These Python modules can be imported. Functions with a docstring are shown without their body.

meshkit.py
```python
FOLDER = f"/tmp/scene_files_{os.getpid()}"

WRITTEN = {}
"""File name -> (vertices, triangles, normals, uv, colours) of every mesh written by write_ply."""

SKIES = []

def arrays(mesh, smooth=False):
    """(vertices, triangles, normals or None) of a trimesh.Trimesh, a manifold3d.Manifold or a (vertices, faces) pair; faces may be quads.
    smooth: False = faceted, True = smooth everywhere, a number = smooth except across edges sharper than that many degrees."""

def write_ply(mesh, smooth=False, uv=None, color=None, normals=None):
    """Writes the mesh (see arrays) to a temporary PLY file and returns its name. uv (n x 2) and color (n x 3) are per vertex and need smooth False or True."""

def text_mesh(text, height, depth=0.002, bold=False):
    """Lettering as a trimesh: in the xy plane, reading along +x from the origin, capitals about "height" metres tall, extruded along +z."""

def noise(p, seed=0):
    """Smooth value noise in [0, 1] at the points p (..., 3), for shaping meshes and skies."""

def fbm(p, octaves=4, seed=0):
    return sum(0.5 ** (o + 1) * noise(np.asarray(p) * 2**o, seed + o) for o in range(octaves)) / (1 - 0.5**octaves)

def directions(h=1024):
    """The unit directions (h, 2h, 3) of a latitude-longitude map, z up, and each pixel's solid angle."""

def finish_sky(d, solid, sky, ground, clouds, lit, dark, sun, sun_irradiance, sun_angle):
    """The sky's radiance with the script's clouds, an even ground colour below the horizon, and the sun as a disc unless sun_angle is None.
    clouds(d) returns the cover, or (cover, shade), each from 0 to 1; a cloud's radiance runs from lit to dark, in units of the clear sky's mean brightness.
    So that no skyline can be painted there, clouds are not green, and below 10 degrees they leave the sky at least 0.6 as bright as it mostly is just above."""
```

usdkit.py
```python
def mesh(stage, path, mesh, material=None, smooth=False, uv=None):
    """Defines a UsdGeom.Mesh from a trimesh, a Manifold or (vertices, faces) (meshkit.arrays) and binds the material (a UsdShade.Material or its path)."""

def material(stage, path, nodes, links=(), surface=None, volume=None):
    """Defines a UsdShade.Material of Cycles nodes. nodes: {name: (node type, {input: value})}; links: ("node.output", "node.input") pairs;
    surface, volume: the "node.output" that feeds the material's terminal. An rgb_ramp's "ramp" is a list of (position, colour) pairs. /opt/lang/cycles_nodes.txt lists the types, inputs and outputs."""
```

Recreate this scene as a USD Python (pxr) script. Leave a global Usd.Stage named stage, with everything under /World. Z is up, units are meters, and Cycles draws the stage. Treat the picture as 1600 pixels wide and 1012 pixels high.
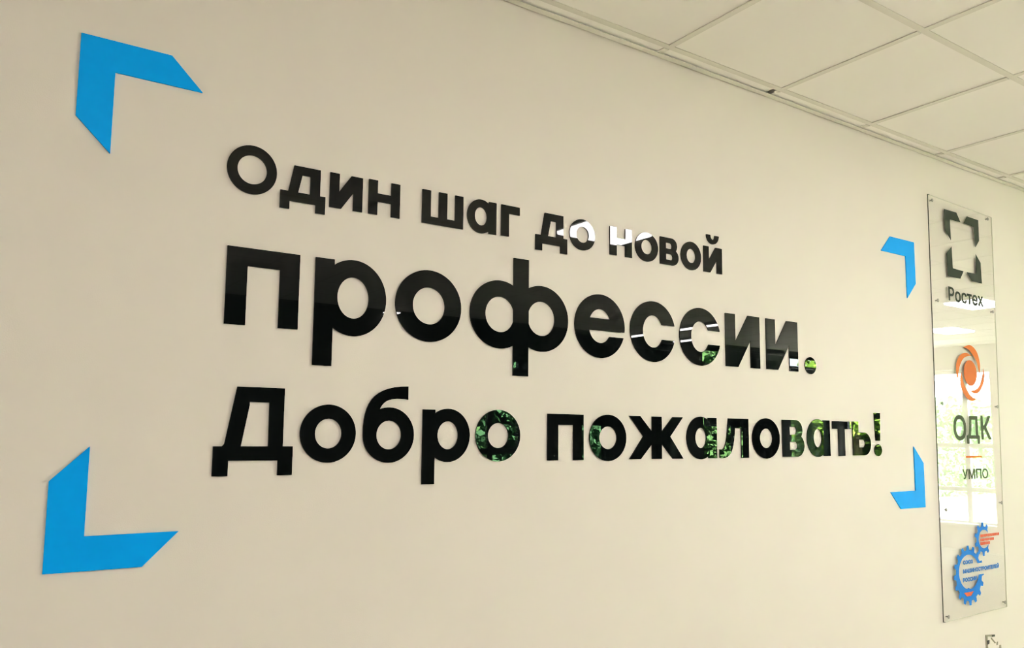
import math, random
import numpy as np, trimesh, usdkit, meshkit
import manifold3d as m3
from shapely.geometry import Polygon, box as sbox
from shapely import affinity
from shapely.ops import unary_union
from pxr import Usd, UsdGeom, UsdLux, UsdShade, Gf, Sdf, Vt

stage = Usd.Stage.CreateInMemory()
UsdGeom.SetStageUpAxis(stage, 'Z'); UsdGeom.SetStageMetersPerUnit(stage, 1.0)
UsdGeom.Xform.Define(stage, '/World'); UsdGeom.Scope.Define(stage, '/World/Looks')

# ------------------------------------------------------------------ camera, sky, sun, exposure
ZO = 1.26                       # floor to the lower edge of the blue corner marks; heights below are mostly measured from that edge
CAM = (-0.1541, -1.9755, 0.3016 + ZO)
RIGHT, DOWN, FWD = (0.83034, -0.55717, 0.00990), (0.06820, 0.08397, -0.99413), (0.55307, 0.82614, 0.10773)
EXPOSURE = 0.89
cam = UsdGeom.Camera.Define(stage, '/World/camera')
cam.AddTransformOp().Set(Gf.Matrix4d(*RIGHT, 0, *[-d for d in DOWN], 0, *[-f for f in FWD], 0, *CAM, 1))
cam.CreateHorizontalApertureAttr(36.0); cam.CreateVerticalApertureAttr(36.0 * 1012 / 1600)
cam.CreateFocalLengthAttr(36.0 * 1257.2 / 1600)
cam.CreateHorizontalApertureOffsetAttr(36.0 * 4.51 / 1600); cam.CreateVerticalApertureOffsetAttr(36.0 * 36.06 / 1600)
cam.CreateExposureAttr(EXPOSURE)
SKY, SUN, LAMP = 5.5, 115.0, 24.0
dome = UsdLux.DomeLight.Define(stage, '/World/sky'); dome.CreateIntensityAttr(SKY); dome.CreateColorAttr(Gf.Vec3f(0.80, 0.90, 1.0))
sun = UsdLux.DistantLight.Define(stage, '/World/sun'); sun.CreateIntensityAttr(SUN); sun.CreateAngleAttr(0.6); sun.CreateNormalizeAttr(True); sun.CreateColorAttr(Gf.Vec3f(1.0, 0.95, 0.84))
_d = np.array([0.25, -0.62, -0.75]); _d /= np.linalg.norm(_d)          # the sun stands behind the lettering wall and lights the trees' near faces
_z = -_d; _x = np.cross((0, 0, 1), _z); _x /= np.linalg.norm(_x); _y = np.cross(_z, _x)
sun.AddTransformOp().Set(Gf.Matrix4d(*_x, 0, *_y, 0, *_z, 0, 0, 0, 20, 1))

# ------------------------------------------------------------------ materials
def mat(name, nodes, links=(), surface='p.BSDF'):
    return usdkit.material(stage, '/World/Looks/' + name, nodes, links, surface=surface)
def plain(name, color, rough=0.5, **kw):
    return mat(name, {'p': ('principled_bsdf', {'base_color': color, 'roughness': rough, **kw})})
def mottled(name, c1, c2, scale, rough, bump=0.0, bscale=200.0, **kw):
    nodes = {'g': ('geometry', {}), 'n': ('noise_texture', {'scale': scale, 'detail': 4}), 'r': ('rgb_ramp', {'ramp': [(0.3, c1), (0.7, c2)]}),
             'p': ('principled_bsdf', {'roughness': rough, **kw})}
    links = [('g.position', 'n.vector'), ('n.fac', 'r.fac'), ('r.color', 'p.base_color')]
    if bump:
        nodes |= {'n2': ('noise_texture', {'scale': bscale, 'detail': 3}), 'b': ('bump', {'strength': bump, 'distance': 0.001})}
        links += [('g.position', 'n2.vector'), ('n2.fac', 'b.height'), ('b.normal', 'p.normal')]
    return mat(name, nodes, links)
M = {}
M['wall'] = mottled('wall_paint', (0.745, 0.674, 0.600), (0.765, 0.694, 0.618), 3.0, 0.55, 0.25, 350.0)
M['darkwall'] = mottled('backlit_window_wall', (0.075, 0.08, 0.07), (0.09, 0.095, 0.08), 3.0, 0.8, specular_ior_level=0.05)  # opposite wall: its backlit shade is put into one dark colour
M['tile'] = mottled('ceiling_tile', (0.925, 0.89, 0.815), (0.94, 0.905, 0.83), 2.0, 0.9, 0.35, 260.0)
M['tee'] = plain('tee_paint', (0.74, 0.71, 0.61), 0.5)
M['slab'] = plain('concrete', (0.08, 0.08, 0.075), 0.9)
M['floor'] = mottled('floor_vinyl', (0.68, 0.64, 0.57), (0.73, 0.69, 0.62), 1.5, 0.12, 0.0, specular_ior_level=0.2)
M['black'] = plain('black_acrylic', (0.002, 0.003, 0.003), 0.0, ior=1.345)
M['blue'] = mottled('blue_acrylic', (0.0, 0.345, 0.90), (0.0, 0.36, 0.92), 40.0, 0.45, 0.05, 500.0, specular_ior_level=0.08)
M['grey_print'] = plain('dark_grey_print', (0.035, 0.045, 0.03), 0.6, specular_ior_level=0.12)
M['olive_print'] = plain('olive_grey_print', (0.075, 0.09, 0.05), 0.6, specular_ior_level=0.12)
M['blue_print'] = plain('blue_print', (0.015, 0.19, 0.62), 0.6, specular_ior_level=0.12)
M['steelblue_print'] = plain('steel_blue_print', (0.06, 0.2, 0.52), 0.6, specular_ior_level=0.12)
M['red_print'] = plain('red_print', (0.68, 0.13, 0.06), 0.6, specular_ior_level=0.12)
M['orange_print'] = mottled('orange_print', (0.66, 0.17, 0.035), (0.72, 0.22, 0.06), 8.0, 0.6, specular_ior_level=0.12)
M['ball_print'] = mat('shaded_orange_print', {'g': ('texture_coordinate', {}), 's': ('separate_xyz', {}), 'r': ('rgb_ramp', {'ramp': [(0.0, (0.62, 0.15, 0.03)), (0.52, (0.66, 0.2, 0.06)), (0.56, (0.72, 0.24, 0.05)), (0.9, (0.82, 0.42, 0.16)), (1.0, (0.7, 0.25, 0.06))]}), 'p': ('principled_bsdf', {'roughness': 0.6, 'specular_ior_level': 0.12})},
                      [('g.generated', 's.vector'), ('s.z', 'r.fac'), ('r.color', 'p.base_color')])
M['steel'] = plain('brushed_steel', (0.30, 0.28, 0.24), 0.4)
M['edge'] = plain('dark_reflection_edge', (0.10, 0.10, 0.08), 0.2)  # left edge of the panel: its dark reflection is put into the colour
M['paleedge'] = plain('pale_acrylic_edge', (0.62, 0.59, 0.47), 0.3)  # same acrylic on the other edges, without the dark reflection
M['frame'] = plain('window_frame_paint', (0.025, 0.03, 0.03), 0.35)
M['whiteframe'] = plain('white_window_frame', (0.72, 0.72, 0.68), 0.35)
M['blind'] = mottled('blind_fabric', (0.020, 0.032, 0.026), (0.028, 0.042, 0.034), 30.0, 0.9)
M['curtain'] = mottled('curtain_cloth', (0.012, 0.02, 0.017), (0.02, 0.03, 0.026), 20.0, 0.95)
M['lamp'] = mat('lamp_diffuser', {'e': ('emission', {'color': (1.0, 0.965, 0.94), 'strength': LAMP})}, surface='e.emission')
M['lampframe'] = plain('lamp_frame', (0.75, 0.74, 0.70), 0.4)
M['sign'] = plain('dark_brown_vinyl', (0.02, 0.017, 0.008), 0.5)
M['signline'] = plain('grey_beige_line', (0.30, 0.27, 0.19), 0.6)
M['bark'] = mottled('bark', (0.09, 0.065, 0.045), (0.2, 0.16, 0.12), 9.0, 0.9)
M['paving'] = mottled('pale_paving', (0.27, 0.265, 0.245), (0.32, 0.315, 0.295), 1.0, 0.9)
M['grass'] = mottled('lawn', (0.06, 0.12, 0.025), (0.12, 0.2, 0.05), 2.0, 0.95)
def pane_mat(name, ior, tint, share=1.0):
    # the glass's inner faces reflect like its outer ones, so that the slab acts as a clear sheet
    return mat(name, {'q': ('geometry', {}), 'i': ('map_range', {'from_min': 0.0, 'from_max': 1.0, 'to_min': ior, 'to_max': 1.0 / ior}), 'f': ('fresnel', {}), 't': ('transparent_bsdf', {'color': tint}), 'g': ('glossy_bsdf', {'color': (1, 1, 1), 'roughness': 0.0}), 'k': ('math', {'math_type': 'multiply', 'value2': share}), 'm': ('mix_closure', {})},
               [('q.backfacing', 'i.value'), ('i.result', 'f.IOR'), ('f.fac', 'k.value1'), ('k.value', 'm.fac'), ('t.BSDF', 'm.closure1'), ('g.BSDF', 'm.closure2')], surface='m.closure')
M['pane'] = pane_mat('window_glass', 1.45, (0.97, 0.985, 0.975), 0.15)
M['acrylic'] = pane_mat('clear_acrylic', 1.49, (0.997, 0.998, 0.995))
def leaf_mat(name, c1, c2):
    return mat(name, {'o': ('geometry', {}), 'r': ('rgb_ramp', {'ramp': [(0.0, c1), (1.0, c2)]}), 'd': ('diffuse_bsdf', {}), 't': ('translucent_bsdf', {}), 'm': ('mix_closure', {'fac': 0.35})},
               [('o.random_per_island', 'r.fac'), ('r.color', 'd.color'), ('r.color', 't.color'), ('d.BSDF', 'm.closure1'), ('t.BSDF', 'm.closure2')], surface='m.closure')
M['leaf_a'] = leaf_mat('leaf_green', (0.08, 0.17, 0.06), (0.28, 0.40, 0.17))
M['leaf_b'] = leaf_mat('leaf_dark', (0.06, 0.15, 0.07), (0.20, 0.33, 0.16))
M['leaf_c'] = leaf_mat('leaf_yellow', (0.14, 0.25, 0.04), (0.46, 0.52, 0.12))

# ------------------------------------------------------------------ helpers
used = {}
def numbered(name, parent):
    k = (str(parent), name); n = used.get(k, 0); used[k] = n + 1
    return name if n == 0 else '%s_%03d' % (name, n)
def path_of(parent): return '/World' if parent is None else str(parent.GetPath())
def obj(name, mesh, m, parent=None, smooth=False, loc=None):
    par = path_of(parent)
    g = usdkit.mesh(stage, par + '/' + numbered(name, par), mesh, M[m], smooth=smooth)
    if loc is not None: g.AddTranslateOp().Set(Gf.Vec3d(*map(float, loc)))
    return g.GetPrim()
def tag(o, label, cat=None, group=None, kind=None):
    o.SetCustomDataByKey('label', label)
    if cat: o.SetCustomDataByKey('category', cat)
    if group: o.SetCustomDataByKey('group', group)
    if kind: o.SetCustomDataByKey('kind', kind)
    return o
def thing(name, label, cat, loc=(0, 0, 0), group=None, kind=None):
    x = UsdGeom.Xform.Define(stage, '/World/' + numbered(name, '/World')); x.AddTranslateOp().Set(Gf.Vec3d(*map(float, loc)))
    return tag(x.GetPrim(), label, cat, group, kind)
def bx(x0, x1, y0, y1, z0, z1):
    b = trimesh.creation.box((x1 - x0, y1 - y0, z1 - z0)); b.apply_translation(((x0 + x1) / 2, (y0 + y1) / 2, (z0 + z1) / 2)); return b
def bevelbox(x0, x1, y0, y1, z0, z1, r):
    """A box whose eight corners and twelve edges are chamfered."""
    pts = []
    for sx in (0, 1):
        for sy in (0, 1):
            for sz in (0, 1):
                c = np.array([(x0, x1)[sx], (y0, y1)[sy], (z0, z1)[sz]]); s = np.array([1 - 2 * sx, 1 - 2 * sy, 1 - 2 * sz]) * r
                for k in range(3):
                    q = c + s; q[k] = c[k]; pts.append(q)
    return trimesh.convex.convex_hull(np.array(pts))
def cat(ms): return trimesh.util.concatenate(ms)
def plate(shape, y0, y1):
    """A flat shape drawn in the wall's (x, z) plane made solid from y1 (back) to y0 (front, towards the room)."""
    out = []
    for g in getattr(shape, 'geoms', [shape]):
        if g.area < 1e-8: continue
        m = trimesh.creation.extrude_polygon(g, abs(y1 - y0), engine='earcut')
        v = m.vertices.copy(); m.vertices = np.stack([v[:, 0], y1 - v[:, 2], v[:, 1]], 1); out.append(m)
    m = cat(out); m.fix_normals() if False else None
    return m
def bez(p0, p1, p2, p3, n=14):
    t = np.linspace(0, 1, n)[:, None]; p0, p1, p2, p3 = map(np.array, (p0, p1, p2, p3))
    return ((1 - t) ** 3 * p0 + 3 * (1 - t) ** 2 * t * p1 + 3 * (1 - t) * t * t * p2 + t ** 3 * p3).tolist()
def ell(cx, cz, rx, rz, n=72, rot=0.0):
    a = np.linspace(0, 2 * np.pi, n, endpoint=False)
    return Polygon(np.stack([cx + rx * np.cos(a) * np.cos(rot) - rz * np.sin(a) * np.sin(rot), cz + rx * np.cos(a) * np.sin(rot) + rz * np.sin(a) * np.cos(rot)], 1))
def R(x0, x1, z0, z1): return sbox(min(x0, x1), min(z0, z1), max(x0, x1), max(z0, z1))

# ------------------------------------------------------------------ the room shell (x along the lettering wall, y = 0 on it, the room at y < 0)
XW, XE, YS, ZC = -3.4, 11.72, -6.0, 1.638 + ZO
tag(obj('wall_back', bx(XW - 0.2, XE + 0.25, 0.0, 0.2, -0.1, ZC + 0.3), 'wall'), 'plain beige painted wall that carries the black lettering', 'wall', kind='structure')
tag(obj('floor', bx(XW - 0.2, XE + 0.25, YS - 0.25, 0.2, -0.2, 0.0), 'floor'), 'glossy beige vinyl floor of the room', 'floor', kind='structure')
tag(obj('wall_left', bx(XW - 0.2, XW, YS, 0.0, 0.0, ZC + 0.3), 'wall'), 'plain end wall away from the windows', 'wall', kind='structure')
def man(mesh): return m3.Manifold(m3.Mesh(np.asarray(mesh.vertices, np.float32), np.asarray(mesh.faces, np.uint32)))
WS = [(4.70, 5.45, -0.40, 1.60), (6.30, 7.95, -0.40, 1.60), (8.50, 10.30, -0.40, 1.60), (10.45, 11.62, -0.40, 1.60)]       # windows opposite the lettering
WE = [(-6.0, -5.12, -0.40, 1.30), (-4.95, -3.66, -0.92, 1.30)]                                                           # windows in the end wall
w = man(bx(XW, XE + 0.25, YS - 0.25, YS, 0.0, ZC + 0.3))
for x0, x1, z0, z1 in WS: w -= man(bx(x0, x1, YS - 0.5, YS + 0.2, z0 + ZO, z1 + ZO))
tag(obj('wall_front', w, 'darkwall'), 'window wall opposite the lettering, seen mirrored in the black letters', 'wall', kind='structure')
w = man(bx(XE, XE + 0.25, YS, 0.0, 0.0, ZC + 0.3))
for y0, y1, z0, z1 in WE: w -= man(bx(XE - 0.2, XE + 0.5, y0, y1, z0 + ZO, z1 + ZO))
tag(obj('wall_right', w, 'wall'), 'beige end wall with tall windows, seen mirrored in the clear panel', 'wall', kind='structure')
def window(n, a0, a1, z0, z1, along, mull, trans, m, label):
    t = thing('window_%d' % n, label, 'window', kind='structure')
    def b(u0, u1, d0, d1, q0, q1):
        if along == 'x': return bx(u0, u1, YS - 0.15 + d0, YS - 0.15 + d1, q0 + ZO, q1 + ZO)
        return bx(XE + 0.15 - d1, XE + 0.15 - d0, u0, u1, q0 + ZO, q1 + ZO)
    fw = 0.05
    obj('window_frame', cat([b(a0, a0 + fw, -0.03, 0.03, z0, z1), b(a1 - fw, a1, -0.03, 0.03, z0, z1), b(a0 + fw, a1 - fw, -0.03, 0.03, z0, z0 + fw), b(a0 + fw, a1 - fw, -0.03, 0.03, z1 - fw, z1)]), m, t)
    for u in mull: obj('mullion', b(u - 0.035, u + 0.035, -0.025, 0.025, z0 + fw, z1 - fw), m, t)
    for q in trans: obj('transom', b(a0 + fw, a1 - fw, -0.02, 0.02, q - 0.03, q + 0.03), m, t)
    cuts = [a0 + fw] + [u for u in mull] + [a1 - fw]
    for u0, u1 in zip(cuts[:-1], cuts[1:]): obj('pane', b(u0, u1, -0.004, 0.004, z0 + fw, z1 - fw), 'pane', t)
    obj('window_sill', b(a0, a1, 0.03, 0.19, z0 - 0.001, z0 + 0.025), m, t)
window(1, *WS[0], 'x', [5.0], [0.10], 'frame', 'dark framed window mirrored in the last letter of the word Добро')
window(2, *WS[1], 'x', [7.0], [], 'frame', 'dark framed window behind the wide curtain, opposite the lettering')
window(3, *WS[2], 'x', [9.3], [], 'frame', 'wide dark framed window with a curtain in its middle')
window(4, *WS[3], 'x', [], [0.62], 'frame', 'dark framed window beside the room corner, opposite the lettering')
window(5, *WE[0], 'y', [], [0.64], 'frame', 'narrow window in the end wall mirrored in the exclamation mark')
window(6, *WE[1], 'y', [-4.07], [0.205, -0.42], 'whiteframe', 'tall white window in the end wall mirrored in the clear panel')

# the suspended ceiling: lay-in tiles, tees and wall angle, each piece a part
ceil = thing('ceiling', 'suspended ceiling of square cream tiles in a metal grid', 'ceiling', kind='structure')
obj('slab', bx(XW - 0.2, XE + 0.25, YS - 0.25, 0.2, ZC + 0.3, ZC + 0.5), 'slab', ceil)  # unseen slab above the tiles, there to keep sky light out
YT = [-0.073] + [-0.633 - 0.6 * k for k in range(9)]
XT = [1.772 + 0.6 * k for k in range(-8, 17)]
LAMPS = [(2, 4), (10, 4), (13, 6), (9, 6), (0, 6), (4, 6), (-4, 6)]; ADDED = [(0, 6), (4, 6), (-4, 6)]    # (bay along x, row from the wall) of lamps; deep ones are added fill
xs = [XW] + XT + [XE]; ys = [0.0] + YT + [YS]
lampcells = {(9 + i, j) for i, j in LAMPS}
rng = random.Random(4); LAMPD = 0.385
for i in range(len(xs) - 1):
    for j in range(len(ys) - 1):
        x0, x1, y1, y0 = xs[i] + 0.004, xs[i + 1] - 0.004, ys[j] - 0.004, ys[j + 1] + 0.004
        if i == 0: x0 = XW
        if i == len(xs) - 2: x1 = XE
        if j == 0: y1 = -0.008
        if abs(xs[i + 1] - 2.372) < 1e-6 and j == 0: x1 -= 0.022
        dz = rng.uniform(0, 0.0012)
        if (i, j) in lampcells: y1 = ys[j] - LAMPD - 0.002             # a cut tile fills the bay beside the lamp
        if x1 - x0 < 0.05 or y1 - y0 < 0.02: continue
        obj('tile', bevelbox(x0, x1, y0, y1, ZC + dz, ZC + 0.015 + dz, 0.0015), 'tile', ceil)
def tee_x(x, y0, y1): return cat([bx(x - 0.012, x + 0.012, y0, y1, ZC - 0.0040, ZC - 0.0004), bx(x - 0.0018, x + 0.0018, y0, y1, ZC - 0.0004, ZC + 0.032)])
def tee_y(y, x0, x1): return cat([bx(x0, x1, y - 0.012, y + 0.012, ZC - 0.0016, ZC - 0.0004), bx(x0, x1, y - 0.0018, y + 0.0018, ZC - 0.0004, ZC + 0.032)])
for y in YT: obj('tee', tee_y(y, XW, XE), 'tee', ceil)
for x in XT:
    for j in range(len(ys) - 1):
        y1, y0 = ys[j] - 0.0125, ys[j + 1] + 0.0125
        if j == 0: y1 = -0.030
        if j == 0 and abs(x - 2.372) < 1e-6: y1 = -0.050
        obj('tee', tee_x(x, y0, y1), 'tee', ceil)
obj('wall_angle', cat([bx(XW, XE, -0.029, -0.0045, ZC - 0.0060, ZC - 0.0042), bx(XW, XE, -0.0065, -0.0045, ZC - 0.0042, ZC + 0.025)]), 'tee', ceil)

# lamps that sit in the grid; deep opal ones added to brighten wall and ceiling
LW = {(2, 4): 'flat ceiling lamp mirrored as a white patch in the words до новой', (10, 4): 'flat ceiling lamp mirrored over the grey word on the clear panel',
      (13, 6): 'flat ceiling lamp mirrored above the orange emblem on the clear panel', (9, 6): 'unseen flat ceiling lamp of the middle row, next but three to the end wall', (0, 6): 'added deep opal fill lamp in front of the lettering, left of its partner', (4, 6): 'added deep opal fill lamp in front of the lettering, right of its partner', (-4, 6): 'added deep opal fill lamp behind the camera on the left'}  # flat lamp without a mirror image is out of view, lights the right side
for i, j in LAMPS:
    a, b = 8 + i + 1, j
    x0, x1, y1, y0 = xs[a], xs[a + 1], ys[b], ys[b] - LAMPD
    t = thing('ceiling_lamp', LW[i, j], 'ceiling lamp', ((x0 + x1) / 2, (y0 + y1) / 2, ZC), group='added deep opal fill lamps in the ceiling grid' if (i, j) in ADDED else 'flat lamps in the ceiling grid')
    h = (x1 - x0) / 2 - 0.004; hy = (y1 - y0) / 2 - 0.004
    obj('lamp_frame', cat([bx(-h, h, -hy, -hy + 0.02, 0, 0.03), bx(-h, h, hy - 0.02, hy, 0, 0.03), bx(-h, -h + 0.02, -hy + 0.02, hy - 0.02, 0, 0.03), bx(h - 0.02, h, -hy + 0.02, hy - 0.02, 0, 0.03), bx(-h + 0.02, h - 0.02, -hy + 0.02, hy - 0.02, 0.02, 0.03)]), 'lampframe', t)
    obj('diffuser', bevelbox(-h + 0.021, h - 0.021, -hy + 0.021, hy - 0.021, -0.085 if (i, j) in ADDED else -0.022, 0.012, 0.008), 'lamp', t)
for x0, x1, y0, y1, lb in [(7.0, 7.11, -5.97, -4.40, 'slim bar lamp out of view, placed to mirror as white lines in the letters сс'), (7.88, 8.0, -5.98, -5.45, 'short bar lamp out of view beside the window wall, placed to mirror as a white line'), (3.50, 3.68, -5.98, -5.86, 'small lamp out of view at the top of the window wall, placed to mirror as a white wedge')]:  # lamps out of view, placed where the letters mirror white lines
    t = thing('unseen_bar_lamp', lb, 'ceiling lamp', ((x0 + x1) / 2, (y0 + y1) / 2, ZC - 0.0042)); hx, hy = (x1 - x0) / 2, (y1 - y0) / 2
    obj('housing', bevelbox(-hx, hx, -hy, hy, -0.03, 0, 0.004), 'lampframe', t)
    obj('diffuser', bevelbox(-hx + 0.008, hx - 0.008, -hy + 0.008, hy - 0.008, -0.042, -0.0302, 0.004), 'lamp', t)

# ------------------------------------------------------------------ the lettering: laser-cut black acrylic letters, one object each
def ring(x0, x1, z0, z1, sx, sz):
    cx, cz = (x0 + x1) / 2, (z0 + z1) / 2
    return ell(cx, cz, (x1 - x0) / 2, (z1 - z0) / 2).difference(ell(cx, cz, (x1 - x0) / 2 - sx, (z1 - z0) / 2 - sz))
# each glyph gets its left and right edge, baseline b, x-height top t and the line's stem width s; o = overshoot of round letters, u = weight of horizontals
def g_o(x0, x1, b, t, s): o = 0.026 * (t - b); return ring(x0, x1, b - o, t + o, s * 1.0, s * 0.93)
def g_O(x0, x1, b, t, s): return ring(x0, x1, b, t, s, s)
def g_n(x0, x1, b, t, s): return unary_union([R(x0, x0 + s, b, t), R(x1 - s, x1, b, t), R(x0, x1, b + 0.385 * (t - b), b + 0.625 * (t - b))])
def g_p(x0, x1, b, t, s): return unary_union([R(x0, x0 + s, b, t), R(x1 - s, x1, b, t), R(x0, x1, t - 0.235 * (t - b), t)])
def g_g(x0, x1, b, t, s): return unary_union([R(x0, x0 + s, b, t), R(x0, x1, t - 0.26 * (t - b), t)])
def g_sh(x0, x1, b, t, s):
    c = (x0 + x1) / 2; return unary_union([R(x0, x0 + s, b, t), R(c - s / 2, c + s / 2, b, t), R(x1 - s, x1, b, t), R(x0, x1, b, b + 0.22 * (t - b))])
def g_a(x0, x1, b, t, s): return unary_union([g_o(x0, x1 - 0.28 * s, b, t, s * 0.96), R(x1 - s, x1, b, t)])
def g_r(x0, x1, b, t, s): return unary_union([g_o(x0 + 0.22 * s, x1, b, t, s * 0.98), R(x0, x0 + s, b - 0.45 * (t - b), t)])
def g_i(x0, x1, b, t, s):
    h = t - b; return unary_union([R(x0, x0 + s, b, t), R(x1 - s, x1, b, t), Polygon([(x0, b), (x0 + 1.25 * s, b), (x1, b + h * 0.92), (x1, t), (x1 - 1.25 * s, t), (x0, b + h * 0.08)])])
def g_j(x0, x1, b, t, s):
    c = (x0 + x1) / 2 + 0.0; h = t - b; zb = t + 0.475 * h; w = 0.345 * h
    br = ell(c, zb, w, 0.36 * h).difference(ell(c, zb, 0.125 * h, 0.19 * h)).intersection(R(c - 1, c + 1, 0, zb - 0.01 * h))
    return unary_union([g_i(x0, x1, b, t, s), br])
def g_v(x0, x1, b, t, s):
    h = t - b; W = x1 - x0; m = b + 0.545 * h
    def lobe(z0, z1, xr, hole):
        r = (z1 - z0) / 2; k = min(xr - x0, r * 1.05)
        if not hole: return Polygon([(x0, z0), (xr - k, z0)] + bez((xr - k, z0), (xr - k * 0.42, z0), (xr, z0 + r * 0.45), (xr, z0 + r)) + bez((xr, z0 + r), (xr, z1 - r * 0.45), (xr - k * 0.42, z1), (xr - k, z1)) + [(x0, z1)])
    outer = unary_union([lobe(b + 0.445 * h, t, x0 + 0.925 * W, 0), lobe(b, b + 0.60 * h, x1, 0)])
    u = 0.185 * h
    def counter(z0, z1, xr):
        r = (z1 - z0) / 2; return Polygon([(x0 + s, z0), (xr - r, z0)] + bez((xr - r, z0), (xr - 0.4 * r, z0), (xr, z0 + 0.45 * r), (xr, z0 + r), 8) + bez((xr, z0 + r), (xr, z1 - 0.45 * r), (xr - 0.4 * r, z1), (xr - r, z1), 8) + [(x0 + s, z1)])
    return outer.difference(unary_union([counter(b + 0.595 * h, t - u, x0 + 0.655 * W), counter(b + u, b + 0.405 * h, x0 + 0.69 * W)]))
def g_d(x0, x1, b, t, s):          # lower-case д: trapezoid on a footed bar (b is the bar's underside, the feet go below it)
    h = t - b; W = x1 - x0; f = b - 0.225 * h; bar = b + 0.265 * h
    body = Polygon([(x0 + 0.172 * W, bar - 0.01 * h), (x0 + 0.285 * W, t), (x1 - 0.125 * W, t), (x1 - 0.125 * W, bar - 0.01 * h)])
    hole = Polygon([(x0 + 0.385 * W, bar), (x0 + 0.47 * W, t - 0.235 * h), (x1 - 0.345 * W, t - 0.235 * h), (x1 - 0.345 * W, bar)])
    return unary_union([body.difference(hole), R(x0, x1, b, bar), R(x0, x0 + 0.205 * W, f, bar), R(x1 - 0.215 * W, x1, f, bar)])
def g_D(x0, x1, b, t, s):
    f = 0.1965; bar = 0.2665
    body = Polygon([(0.350, bar - 0.001), (0.356, bar + 0.006), (0.3805, t), (0.4965, t), (0.4965, bar - 0.001)])
    hole = Polygon([(0.3945, bar), (0.4115, 0.366), (0.4115, 0.3735), (0.4595, 0.3735), (0.4605, bar)])
    return unary_union([body.difference(hole), R(x0, x1, b, bar), R(x0, 0.3665, f, bar), R(0.4855, x1, f, bar)])
def g_f(x0, x1, b, t, s):
    h = t - b; c = (x0 + x1) / 2; q = s * 0.53
    return unary_union([g_o(x0, c + q, b, t, s), g_o(c - q, x1, b, t, s), R(c - q, c + q, b - 0.43 * h, t + 0.415 * h)])
def g_e(x0, x1, b, t, s):
    h = t - b; c = (x0 + x1) / 2
    r = ring(x0, x1, b - 0.026 * h, t + 0.026 * h, s, s * 0.86).difference(R(c, x1 + 1, b + 0.335 * h, b + 0.43 * h))
    inner = R(x0 + s * 0.5, x1 - s * 0.3, b + 0.425 * h, b + 0.625 * h).intersection(ell(c, (b + t) / 2, (x1 - x0) / 2 - 0.0005, h * 0.52))
    return unary_union([r, inner])
def g_s(x0, x1, b, t, s):
    h = t - b; c = (x0 + x1) / 2
    return ring(x0, x1 + 0.01 * h, b - 0.026 * h, t + 0.026 * h, s, s * 0.86).difference(R(c, x1 + 1, b + 0.37 * h, b + 0.63 * h))
def g_b(x0, x1, b, t, s):
    o = g_o(x0, x1, b - 0.002, t, s * 0.97)
    top = 0.4285
    st = Polygon(bez((x0, 0.297), (x0 - 0.002, 0.385), (0.738, top - 0.003), (0.8375, top)) + [(0.8375, 0.3925)] + bez((0.8375, 0.3925), (0.785, 0.397), (0.754, 0.393), (0.7480, 0.338)) + [(0.745, 0.31), (x0 + s * 0.9, 0.297)])
    return unary_union([o, st])
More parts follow.
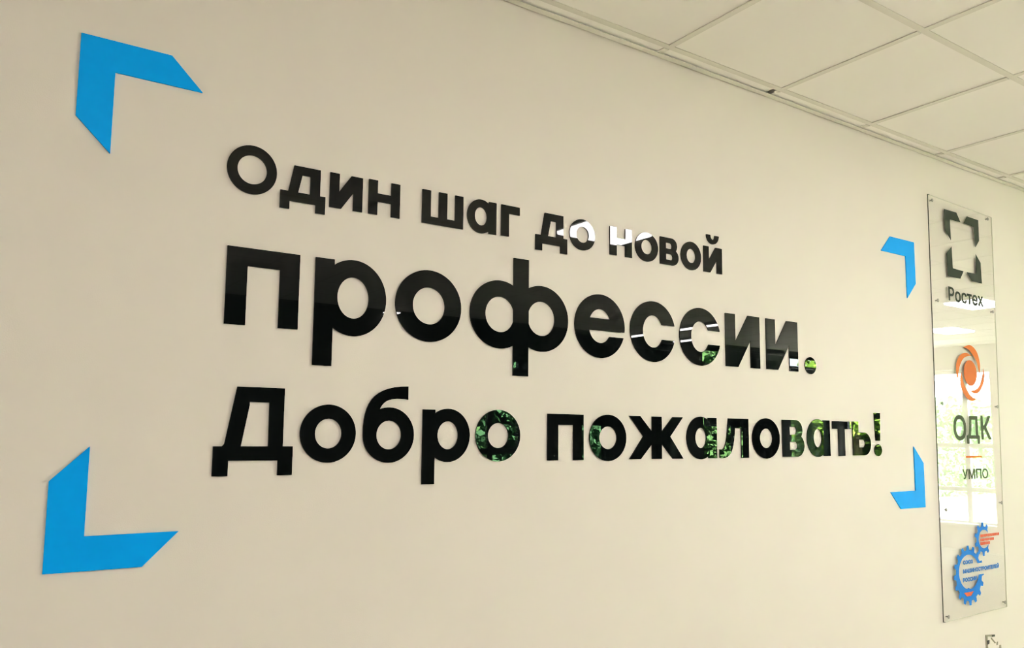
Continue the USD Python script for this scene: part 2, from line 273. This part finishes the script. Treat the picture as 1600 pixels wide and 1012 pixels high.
def g_zh(x0, x1, b, t, s):
    c = (x0 + x1) / 2; h = t - b; W = x1 - x0; m = b + 0.53 * h
    def arm(sx):
        e = c + sx * W / 2; return [Polygon([(e, t), (e - sx * 0.195 * W, t), (c + sx * 0.08 * W, m + 0.09 * h), (c, m + 0.02 * h), (c, m - 0.10 * h), (c + sx * 0.25 * W, m)]), Polygon([(e, b), (e - sx * 0.20 * W, b), (c + sx * 0.08 * W, m - 0.155 * h), (c, m - 0.10 * h), (c, m + 0.08 * h), (c + sx * 0.25 * W, m - 0.0 * h)])]
    return unary_union([R(c - 0.53 * s, c + 0.53 * s, b, t)] + arm(-1) + arm(1))
def g_l(x0, x1, b, t, s):
    bar = t - 0.245 * (t - b)
    return Polygon([(2.1165, t), (x1, t), (x1, b), (x1 - s, b), (x1 - s, bar), (2.151, bar)] + bez((2.151, bar), (2.146, 0.285), (2.140, 0.232), (2.098, 0.2265), 12) + [(x0 + 0.008, b - 0.001), (x0, b + 0.001), (x0, b + 0.030)] + bez((x0 + 0.002, b + 0.030), (2.100, 0.250), (2.108, 0.285), (2.1165, t), 12))
def g_t(x0, x1, b, t, s): c = (x0 + x1) / 2 - 0.004; return unary_union([R(x0, x1, t - 0.22 * (t - b), t), R(c - s * 0.5, c + s * 0.5, b, t)])
def g_soft(x0, x1, b, t, s):
    h = t - b; z1 = b + 0.68 * h; r = (z1 - b) / 2; xr = x1
    out = Polygon([(x0, b), (xr - r, b)] + bez((xr - r, b), (xr - 0.42 * r, b), (xr, b + 0.45 * r), (xr, b + r)) + bez((xr, b + r), (xr, z1 - 0.45 * r), (xr - 0.42 * r, z1), (xr - r, z1)) + [(x0, z1)])
    a0, a1 = b + 0.235 * h, b + 0.465 * h; q = (a1 - a0) / 2; hx = x0 + s * 1.05
    hole = Polygon([(hx, a0), (x1 - s - q, a0)] + bez((x1 - s - q, a0), (x1 - s - 0.4 * q, a0), (x1 - s, a0 + 0.45 * q), (x1 - s, a0 + q), 8) + bez((x1 - s, a0 + q), (x1 - s, a1 - 0.45 * q), (x1 - s - 0.4 * q, a1), (x1 - s - q, a1), 8) + [(hx, a1)])
    return unary_union([out.difference(hole), R(x0, x0 + s, b, t)])
def g_dot(x0, x1, b, t, s): return ell((x0 + x1) / 2, b + (x1 - x0) / 2 * 0.97 - 0.006, (x1 - x0) / 2, (x1 - x0) / 2 * 0.97)
def g_ex(x0, x1, b, t, s): c = (x0 + x1) / 2; return unary_union([Polygon([(c - 0.0215, 0.407), (c + 0.0215, 0.407), (c + 0.0150, 0.290), (c - 0.0150, 0.290)]), ell(c, 0.2505, 0.0262, 0.0245)])
L1, L2, L3 = 'top', 'middle', 'bottom'
LETTERS = [  # line, word, character, glyph, left, right, baseline, x-height top, stem
 (L1, 'Один', 'О', g_O, 0.3310, 0.4540, 0.8870, 1.0105, 0.0250), (L1, 'Один', 'д', g_d, 0.4645, 0.5835, 0.8870, 0.9815, 0.026), (L1, 'Один', 'и', g_i, 0.5950, 0.6870, 0.8890, 0.9825, 0.0260), (L1, 'Один', 'н', g_n, 0.7050, 0.7980, 0.8895, 0.9850, 0.0260),
 (L1, 'шаг', 'ш', g_sh, 0.8675, 1.0010, 0.8900, 0.9865, 0.0270), (L1, 'шаг', 'а', g_a, 1.0150, 1.1155, 0.8905, 0.9870, 0.0262), (L1, 'шаг', 'г', g_g, 1.1335, 1.2000, 0.8925, 0.9875, 0.0275),
 (L1, 'до', 'д', g_d, 1.2600, 1.3830, 0.8895, 0.9880, 0.026), (L1, 'до', 'о', g_o, 1.3930, 1.4970, 0.8920, 0.9880, 0.0265),
 (L1, 'новой', 'н', g_n, 1.5610, 1.6575, 0.8920, 0.9875, 0.0290), (L1, 'новой', 'о', g_o, 1.6730, 1.7775, 0.8915, 0.9870, 0.0270), (L1, 'новой', 'в', g_v, 1.7885, 1.8760, 0.8905, 0.9860, 0.0270), (L1, 'новой', 'о', g_o, 1.8890, 1.9895, 0.8885, 0.9855, 0.0270), (L1, 'новой', 'й', g_j, 2.0035, 2.0990, 0.8895, 0.9840, 0.0265),
 (L2, 'профессии', 'п', g_p, 0.3415, 0.5225, 0.5590, 0.7505, 0.0500), (L2, 'профессии', 'р', g_r, 0.5640, 0.7640, 0.5585, 0.7510, 0.0510), (L2, 'профессии', 'о', g_o, 0.7920, 0.9990, 0.5600, 0.7515, 0.0525), (L2, 'профессии', 'ф', g_f, 1.0290, 1.3870, 0.5575, 0.7500, 0.0520), (L2, 'профессии', 'е', g_e, 1.4140, 1.6225, 0.5530, 0.7490, 0.0560),
 (L2, 'профессии', 'с', g_s, 1.6480, 1.8530, 0.5540, 0.7500, 0.0560), (L2, 'профессии', 'с', g_s, 1.8770, 2.0810, 0.5540, 0.7490, 0.0560), (L2, 'профессии', 'и', g_i, 2.1115, 2.2990, 0.5550, 0.7490, 0.0520), (L2, 'профессии', 'и', g_i, 2.3370, 2.5250, 0.5560, 0.7490, 0.0525), (L2, 'профессии', '.', g_dot, 2.5680, 2.6370, 0.5560, 0.6170, 0.05),
 (L3, 'Добро', 'Д', g_D, 0.3305, 0.5220, 0.2325, 0.4095, 0.04), (L3, 'Добро', 'о', g_o, 0.5390, 0.6880, 0.2290, 0.3690, 0.0385), (L3, 'Добро', 'б', g_b, 0.7085, 0.8570, 0.2290, 0.3665, 0.0390), (L3, 'Добро', 'р', g_r, 0.8835, 1.0340, 0.2270, 0.3675, 0.0385), (L3, 'Добро', 'о', g_o, 1.0540, 1.2080, 0.2270, 0.3685, 0.0410),
 (L3, 'пожаловать', 'п', g_p, 1.3095, 1.4490, 0.2245, 0.3650, 0.0400), (L3, 'пожаловать', 'о', g_o, 1.4730, 1.6270, 0.2240, 0.3635, 0.0400), (L3, 'пожаловать', 'ж', g_zh, 1.6415, 1.8870, 0.2250, 0.3655, 0.0415), (L3, 'пожаловать', 'а', g_a, 1.9050, 2.0550, 0.2255, 0.3660, 0.0430), (L3, 'пожаловать', 'л', g_l, 2.0695, 2.2245, 0.2255, 0.3665, 0.0400), (L3, 'пожаловать', 'о', g_o, 2.2460, 2.4010, 0.2255, 0.3670, 0.0410),
 (L3, 'пожаловать', 'в', g_v, 2.4180, 2.5480, 0.2275, 0.3670, 0.0425), (L3, 'пожаловать', 'а', g_a, 2.5675, 2.7130, 0.2290, 0.3695, 0.0420), (L3, 'пожаловать', 'т', g_t, 2.7320, 2.8570, 0.2285, 0.3670, 0.0420), (L3, 'пожаловать', 'ь', g_soft, 2.8670, 2.9920, 0.2300, 0.3680, 0.0400), (L3, 'пожаловать', '!', g_ex, 3.0200, 3.0690, 0.2275, 0.407, 0.04)]
ORD = ['first', 'second', 'third', 'fourth', 'fifth', 'sixth', 'seventh', 'eighth', 'ninth', 'tenth', 'eleventh']
WORD = {'Один': 'first word', 'шаг': 'second word', 'до': 'third word', 'новой': 'last word', 'профессии': 'only word', 'Добро': 'first word', 'пожаловать': 'second word'}
count = {}
for line, word, ch, fn, x0, x1, b, t, s in LETTERS:
    k = count.get(word, 0); count[word] = k + 1
    cx = (x0 + x1) / 2
    m = plate(fn(x0, x1, b, t, s), -0.0045, -0.0002); m.apply_translation((-cx, 0, -b))
    if ch == '.': lb, nm, ct = 'round black glossy full stop ending the middle line of the wall lettering', 'full_stop', 'punctuation mark'
    elif ch == '!': lb, nm, ct = 'black glossy exclamation mark ending the bottom line of the wall lettering', 'exclamation_mark', 'punctuation mark'
    else:
        lb, nm, ct = 'black glossy %sletter %s, %s letter of the %s of the %s line' % ('capital ' if ch.isupper() else '', ch, ORD[k], WORD[word], line), 'wall_letter', 'letter'
    tag(obj(nm, m, 'black', loc=(cx, 0, b + ZO)), lb, ct, group='cut letters of the wall lettering')

# ------------------------------------------------------------------ the four blue corner marks
CORNERS = [
 ('pointing to the upper left of the wall lettering', (0.000, 1.190), 1, 1), ('pointing to the lower left of the wall lettering', (-0.002, 0.001), 1, -1),
 ('pointing to the upper right, beside the clear panel', (3.392, 1.1935), -1, 1), ('pointing to the lower right, below the exclamation mark', (3.390, 0.0), -1, -1)]
A_, T_ = 0.2655, 0.0735
for lb, (ox, oz), sx, sz in CORNERS:
    P = [(0, 0), (A_ - T_, 0), (A_, -T_), (T_, -T_), (T_, -A_), (0, -(A_ - T_))]
    sh = Polygon([(sx * u, sz * v) for u, v in P]).buffer(0)
    tag(obj('corner_mark', plate(sh, -0.0040, -0.0002), 'blue', loc=(ox, 0, oz + ZO)), 'blue right-angled corner mark ' + lb, 'corner mark', group='blue corner marks around the lettering')

# ------------------------------------------------------------------ the clear panel with the emblems
PX, PZ = 3.80, ZO + 0.47
panel = thing('clear_panel', 'tall clear acrylic panel on steel studs with coloured emblems at the right', 'sign panel', (PX, 0, PZ))
def pl(v): return [(x - PX, z - PZ + ZO) for x, z in v]
def pshape(sh): return affinity.translate(sh, -PX, -PZ + ZO)
OUT = [(3.516, 1.441), (4.114, 1.425), (4.052, -0.497), (3.481, -0.503)]
outp = Polygon(pl(OUT))
obj('pane', plate(outp, -0.0120, -0.0080), 'acrylic', panel)
rim = outp.buffer(0.0008, join_style=2).difference(outp.buffer(-0.0002, join_style=2)); lft = Polygon(pl([(3.30, 1.46), (3.53, 1.46), (3.495, -0.52), (3.30, -0.52)]))
obj('edge', plate(rim.intersection(lft), -0.0123, -0.0077), 'edge', panel); obj('edge', plate(rim.difference(lft), -0.0121, -0.0079), 'paleedge', panel)
def print_(name, shape, m, label=None, y=-0.0121):
    o = obj(name, plate(pshape(shape), y - 0.0004, y), m, panel)
    if label: o.SetCustomDataByKey('label', label)
    return o
BR = [[(3.653, 1.392), (3.766, 1.393), (3.800, 1.350), (3.701, 1.349), (3.703, 1.247), (3.652, 1.289)], [(3.864, 1.390), (3.974, 1.388), (3.972, 1.283), (3.932, 1.244), (3.925, 1.347), (3.827, 1.350)],
      [(3.705, 1.217), (3.656, 1.177), (3.659, 1.067), (3.772, 1.068), (3.805, 1.108), (3.707, 1.111)], [(3.930, 1.211), (3.975, 1.171), (3.977, 1.067), (3.879, 1.069), (3.835, 1.108), (3.926, 1.110)]]
for q in BR: print_('bracket_emblem', Polygon(q), 'grey_print')
def text_shape(txt, x0, x1, z0, z1, bold=True, heavy=False):
    """The lettering's mesh scaled into a box of the panel (local coordinates)."""
    m = meshkit.text_mesh(txt, 0.05, 0.0005, bold); lo, hi = m.bounds
    v = m.vertices.copy(); u = (v[:, 0] - lo[0]) / (hi[0] - lo[0]); q = (v[:, 1] - lo[1]) / (hi[1] - lo[1])
    hw = 0.0013 if heavy else 0.0
    m.vertices = np.stack([x0 + u * (x1 - x0) - PX, -0.0126 - v[:, 2] * 0.8, z0 + q * (z1 - z0) - PZ + ZO], 1)
    if hw: m = cat([mm for k, (dx, dz) in enumerate(((0, 0), (hw, 0), (-hw, 0), (0, hw), (0, -hw))) for mm in [m.copy()] if not mm.apply_translation((dx, -k * 0.00004, dz)) is None])
    return m
def word(txt, x0, x1, z0, z1, m, label, bold=True, heavy=False): obj('word', text_shape(txt, x0, x1, z0, z1, bold, heavy), m, panel).SetCustomDataByKey('label', label)
word('Ростех', 3.655, 3.978, 0.949, 1.018, 'grey_print', 'dark grey word under the bracket emblem', True)
# orange swirl
def crescent(a, outer, b, inner):
    def spline(P):
        P = [np.array(p) for p in P]; out = []; Q = [2 * P[0] - P[1]] + P + [2 * P[-1] - P[-2]]
        for i in range(1, len(Q) - 2):
            for t in np.linspace(0, 1, 7)[:-1]:
                out.append(0.5 * (2 * Q[i] + (Q[i + 1] - Q[i - 1]) * t + (2 * Q[i - 1] - 5 * Q[i] + 4 * Q[i + 1] - Q[i + 2]) * t * t + (3 * Q[i] - Q[i - 1] - 3 * Q[i + 1] + Q[i + 2]) * t ** 3))
        return out
    return Polygon(spline([a] + outer + [b]) + spline([b] + inner + [a])).buffer(0)
for c in [((3.764, 0.736), [(3.832, 0.750), (3.890, 0.722), (3.915, 0.666)], (3.908, 0.615), [(3.897, 0.637), (3.885, 0.673), (3.846, 0.708), (3.807, 0.730)]),
          ((3.842, 0.698), [(3.787, 0.711), (3.727, 0.692), (3.695, 0.654), (3.690, 0.618)], (3.699, 0.573), [(3.713, 0.619), (3.732, 0.653), (3.764, 0.683), (3.804, 0.696)]),
          ((3.738, 0.617), [(3.723, 0.575), (3.735, 0.533), (3.772, 0.496), (3.823, 0.482)], (3.869, 0.494), [(3.830, 0.499), (3.792, 0.521), (3.760, 0.554), (3.746, 0.585)]),
          ((3.944, 0.645), [(3.952, 0.610), (3.936, 0.566), (3.894, 0.528), (3.851, 0.518)], (3.810, 0.530), [(3.858, 0.535), (3.900, 0.557), (3.925, 0.590), (3.936, 0.615)])]:
    print_('swirl_blade', crescent(*c), 'orange_print')
print_('swirl_core', ell(3.8195, 0.6155, 0.060, 0.0615), 'ball_print', 'orange oval core of the swirl emblem')
word('О', 3.640, 3.754, 0.294, 0.412, 'olive_print', 'olive grey letter О'); word('Д', 3.757, 3.876, 0.279, 0.410, 'olive_print', 'olive grey letter Д'); word('К', 3.892, 3.987, 0.299, 0.413, 'olive_print', 'olive grey letter К')
print_('dash', R(3.740, 3.888, 0.2135, 0.2225), 'orange_print', 'orange dash under the olive letters')
word('УМПО', 3.700, 3.936, 0.114, 0.162, 'olive_print', 'small olive grey word under the orange dash', True)
# blue gears
def gear(cx, cz, root, tip, n, hole, ph, wr=0.50, wt=0.28):
    P = []
    for k in range(n):
        a = ph + 2 * math.pi * k / n; q = math.pi / n
        for r, d in ((root, -q * wr * 1.15), (tip, -q * wt * 1.1), (tip, q * wt * 1.1), (root, q * wr * 1.15)): P.append((cx + r * math.cos(a + d), cz + r * math.sin(a + d)))
    return Polygon(P).buffer(0).difference(hole)
big = gear(3.714, -0.321, 0.1145, 0.1335, 16, ell(3.7155, -0.3055, 0.0885, 0.0775), math.pi / 2).difference(R(3.78, 4.0, -0.325, -0.273)).union(Polygon([(3.682, -0.384), (3.702, -0.375), (3.722, -0.384)]))
small = gear(3.857, -0.167, 0.0600, 0.0775, 10, ell(3.866, -0.1665, 0.0485, 0.043), math.pi / 2).difference(R(3.905, 4.0, -0.202, -0.128)).difference(R(3.93, 4.0, -0.5, 0.1))
print_('gear_emblem', big, 'blue_print', 'large blue gear emblem'); print_('gear_emblem', small.difference(big), 'blue_print', 'small blue gear emblem')
print_('ribbon', Polygon([(3.662, -0.3945), (3.748, -0.3945), (3.722, -0.4125), (3.685, -0.4125)]), 'red_print', 'small red ribbon on the large gear', -0.0126)
word('СОЮЗ', 3.667, 3.751, -0.2685, -0.2525, 'steelblue_print', 'small blue print in the gear, upper line', True, True); word('МАШИНОСТРОИТЕЛЕЙ', 3.663, 3.991, -0.3080, -0.2870, 'steelblue_print', 'small blue print across the gear', True, True); word('РОССИИ', 3.659, 3.781, -0.3465, -0.3300, 'steelblue_print', 'small blue print in the gear, lower line', True, True)
for (x0, x1, z0, z1, n) in [(3.835, 4.014, -0.157, -0.1445, 13), (3.833, 3.961, -0.1760, -0.1640, 10), (3.831, 3.921, -0.1930, -0.1800, 8)]:
    wd = (x1 - x0) / n; r2 = random.Random(n)                      # the red print is too small to read: a row of letter-sized strokes
    print_('small_print', unary_union([R(x0 + wd * i, x0 + wd * (i + 1) - wd * r2.uniform(0.08, 0.2), z0 + (0.002 if r2.random() < 0.2 else 0), z1) for i in range(n)]), 'red_print', 'line of small red print')
for x, z in [(3.549, 1.417), (4.071, 1.410), (3.558, 0.941), (4.072, 0.935), (3.554, 0.462), (4.064, 0.461), (3.543, -0.017), (4.053, -0.005), (3.521, -0.484), (4.034, -0.474)]:
    c = trimesh.creation.revolve(np.array([(0, 0.0004), (0.003, 0.0004), (0.003, 0.0121), (0.0085, 0.0124), (0.0085, 0.0138), (0.0065, 0.0150), (0, 0.0150)]), sections=20)
    c.apply_transform(trimesh.transformations.rotation_matrix(math.pi / 2, (1, 0, 0))); c.apply_translation((x - PX, 0, z - PZ + ZO))
    obj('stud', c, 'steel', panel, smooth=35)

# ------------------------------------------------------------------ the corner of a small sign low on the wall
sg = thing('small_sign', 'dark corner of a small sign low on the wall below the clear panel', 'sign', (3.90, 0, ZO - 0.65))
def sp(v): return Polygon([(x - 3.90, z + 0.65) for x, z in v])
obj('corner_line', plate(sp([(3.855, -0.606), (3.940, -0.614), (3.940, -0.622), (3.872, -0.6145), (3.872, -0.668), (3.856, -0.668)]), -0.003, -0.0002), 'signline', sg)
obj('black_spot', plate(sp([(3.862, -0.632), (3.885, -0.632), (3.882, -0.648), (3.866, -0.650)]), -0.0045, -0.0031), 'sign', sg)
obj('black_spot', plate(sp([(3.915, -0.6125), (3.938, -0.6145), (3.936, -0.6225), (3.912, -0.6205)]), -0.0045, -0.0031), 'sign', sg)
for a in [[(3.905, -0.628), (3.912, -0.626), (3.948, -0.652), (3.940, -0.655)], [(3.958, -0.652), (3.968, -0.650), (3.966, -0.664), (3.955, -0.665)], [(3.982, -0.668), (3.996, -0.668), (3.996, -0.685), (3.980, -0.685)]]:
    obj('dash', plate(sp(a), -0.002, -0.0002), 'signline', sg)

# ------------------------------------------------------------------ blinds, pelmet and curtains out of view opposite, placed where the letters mirror dark
def blind(x0, x1, z0, z1, label):
    t = thing('roller_blind', label, 'blind', ((x0 + x1) / 2, YS + 0.05, z1 + ZO)); h = (x1 - x0) / 2
    obj('cloth', bx(-h, h, -0.001, 0.001, z0 - z1, 0.0), 'blind', t); obj('bottom_rail', bevelbox(-h, h, -0.008, 0.008, z0 - z1 - 0.018, z0 - z1, 0.003), 'frame', t)
    c = trimesh.creation.cylinder(0.022, 2 * h, sections=20); c.apply_transform(trimesh.transformations.rotation_matrix(math.pi / 2, (0, 1, 0))); c.apply_translation((0, 0, 0.02)); obj('roller', c, 'frame', t, smooth=40)
blind(4.66, 5.48, 0.66, 1.045, 'dark roller blind on the window nearest the camera end')
blind(6.26, 7.99, 0.44, 1.54, 'dark roller blind over the window with the wide curtain')
blind(8.46, 8.75, 0.46, 1.30, 'narrow dark roller blind at the left of the wide window'); blind(8.78, 10.34, 0.46, 1.54, 'broad dark roller blind on the wide window')
blind(10.40, 11.66, 0.66, 1.36, 'dark roller blind on the window in the room corner')
tag(obj('pelmet', bevelbox(4.55, 5.60, YS + 0.001, YS + 0.09, 1.165 + ZO, 1.63 + ZO, 0.004), 'blind'), 'dark pelmet board out of view, leaving a strip of light at the window nearest the camera end', 'pelmet')
def curtain(x0, x1, label):
    n = int((x1 - x0) * 60); xx = np.linspace(x0, x1, n); yy = YS + 0.13 + 0.022 * np.sin((xx - x0) * 2 * math.pi / 0.14)
    sh = np.concatenate([np.stack([xx, yy], 1), np.stack([xx, yy + 0.003], 1)[::-1]])
    m = trimesh.creation.extrude_polygon(Polygon(sh), 1.45 + 1.1, engine='earcut'); m.apply_translation((-(x0 + x1) / 2, -YS - 0.13, 0))
    t = thing('curtain', label, 'curtain', ((x0 + x1) / 2, YS + 0.13, ZO - 1.1)); obj('cloth', m, 'curtain', t, smooth=30)
    c = trimesh.creation.cylinder(0.012, x1 - x0 + 0.1, sections=16); c.apply_transform(trimesh.transformations.rotation_matrix(math.pi / 2, (0, 1, 0))); c.apply_translation((0, 0, 2.55)); obj('rod', c, 'frame', t, smooth=40)
curtain(6.50, 7.66, 'wide dark curtain out of view in the second window, darkening its mirror image'); curtain(9.17, 9.93, 'dark curtain out of view in the middle of the wide window, darkening its mirror image')

M['unseen_rug'] = mottled('rug_pile', (0.27, 0.235, 0.19), (0.34, 0.30, 0.24), 25.0, 0.95, 0.6, 300.0)
unseen_rug = thing('unseen_rug', 'unseen brown mat before the end wall, placed to darken the floor mirrored in the clear panel', 'unseen_rug', (9.15, -2.75, 0.0))  # out of view, placed to darken the floor that the panel mirrors
obj('pile', bevelbox(-2.25, 2.25, -1.85, 1.85, 0.0003, 0.010, 0.003), 'unseen_rug', unseen_rug)
obj('border', cat([bevelbox(-2.31, 2.31, s * 1.881 - 0.03, s * 1.881 + 0.03, 0.0003, 0.009, 0.002) for s in (-1, 1)] + [bevelbox(s * 2.281 - 0.03, s * 2.281 + 0.03, -1.85, 1.85, 0.0003, 0.009, 0.002) for s in (-1, 1)]), 'sign', unseen_rug)

# ------------------------------------------------------------------ outside
tag(obj('ground', bx(-30, 50, -45, 25, -0.9, -0.6), 'grass'), 'lawn outside the windows', 'ground', kind='structure')
def tree(x, y, h, r, leaves, m, label, seed):
    g = np.random.default_rng(seed); t = thing('tree', label, 'tree', (x, y, -0.6))
    pr = np.array([(0, 0), (0.20, 0), (0.15, 0.5), (0.13, h * 0.4), (0.07, h * 0.75), (0, h * 0.8)]); obj('trunk', trimesh.creation.revolve(pr, sections=14), 'bark', t, smooth=40)
    br = []
    for k in range(14):
        a = g.uniform(0, 2 * np.pi); z = g.uniform(0.3, 0.75) * h; L = r * g.uniform(0.5, 0.95); d = np.array([math.cos(a), math.sin(a), g.uniform(0.1, 0.7)]); d /= np.linalg.norm(d)
        br.append(trimesh.creation.cylinder(0.035, segment=[(0, 0, z), tuple(np.array([0, 0, z]) + d * L)], sections=7))
    obj('branches', cat(br), 'bark', t).SetCustomDataByKey('kind', 'stuff')
    cl = []                                                        # clumps spread over the crown, leaves around each clump
    nc = 110; u = g.normal(size=(nc, 3)); u /= np.linalg.norm(u, axis=1, keepdims=True); cc = u * (g.uniform(0.6, 1, (nc, 1)) ** 0.5) * np.array([r, r, h * 0.45]) + np.array([0, 0, h * 0.52])
    c = cc[g.integers(0, nc, leaves)] + g.normal(size=(leaves, 3)) * r * 0.16; c[:, 2] = np.maximum(c[:, 2], 0.25)
    a = g.normal(size=(leaves, 3)); a /= np.linalg.norm(a, axis=1, keepdims=True); b = np.cross(a, g.normal(size=(leaves, 3))); b /= np.linalg.norm(b, axis=1, keepdims=True)
    L = g.uniform(0.055, 0.11, (leaves, 1)); W = L * 0.6
    V = np.stack([c - a * L, c + b * W, c + a * L, c - b * W], 1).reshape(-1, 3); F = np.arange(leaves * 4).reshape(-1, 4)
    o = obj('foliage', (V, F), m, t); o.SetCustomDataByKey('kind', 'stuff')
TR = [(5.0, -9.6, 5.2, 1.45, 30000, 'leaf_a', 'round green tree outside the window nearest the camera end'), (9.0, -10.3, 5.2, 1.15, 24000, 'leaf_b', 'dark green tree outside the wide window'), (12.6, -9.9, 5.2, 1.25, 24000, 'leaf_a', 'green tree outside the corner of the building'),
      (15.2, -8.0, 4.6, 1.0, 16000, 'leaf_c', 'slim yellowish green tree outside the end wall')]
for k, a in enumerate(TR): tree(*a, seed=20 + k)

hd = thing('hedge', 'long dense green hedge along the lawn, seen mirrored in the letters', 'hedge', (15.0, -14.5, -0.6))
obj('hedge_core', bevelbox(-19, 19, -0.5, 0.5, 0, 3.3, 0.2), 'leaf_b', hd)
g = np.random.default_rng(77); n = 26000
c = np.stack([g.uniform(-19, 19, n), g.uniform(0.35, 0.95, n) * 1.0, g.uniform(0, 3.5, n)], 1); c[: n // 5, 1] = g.uniform(-0.7, 0.7, n // 5); c[: n // 5, 2] = g.uniform(3.2, 3.7, n // 5)
c[:, 1] += 0.25 * np.sin(c[:, 0] * 2.1) * np.sin(c[:, 2] * 1.7)
a = g.normal(size=(n, 3)); a /= np.linalg.norm(a, axis=1, keepdims=True); b = np.cross(a, g.normal(size=(n, 3))); b /= np.linalg.norm(b, axis=1, keepdims=True)
L = g.uniform(0.07, 0.16, (n, 1)); V = np.stack([c - a * L, c + b * L * 0.55, c + a * L, c - b * L * 0.55], 1).reshape(-1, 3)
obj('foliage', (V, np.arange(n * 4).reshape(-1, 4)), 'leaf_a', hd).SetCustomDataByKey('kind', 'stuff')
tag(obj('paving', bx(XE + 0.3, 45, -14.0, 20, -0.6, -0.55), 'paving'), 'unseen pale concrete paving outside the end wall, placed to brighten its mirrored window', 'paving', kind='structure')  # out of view, laid pale so the mirrored end window looks bright
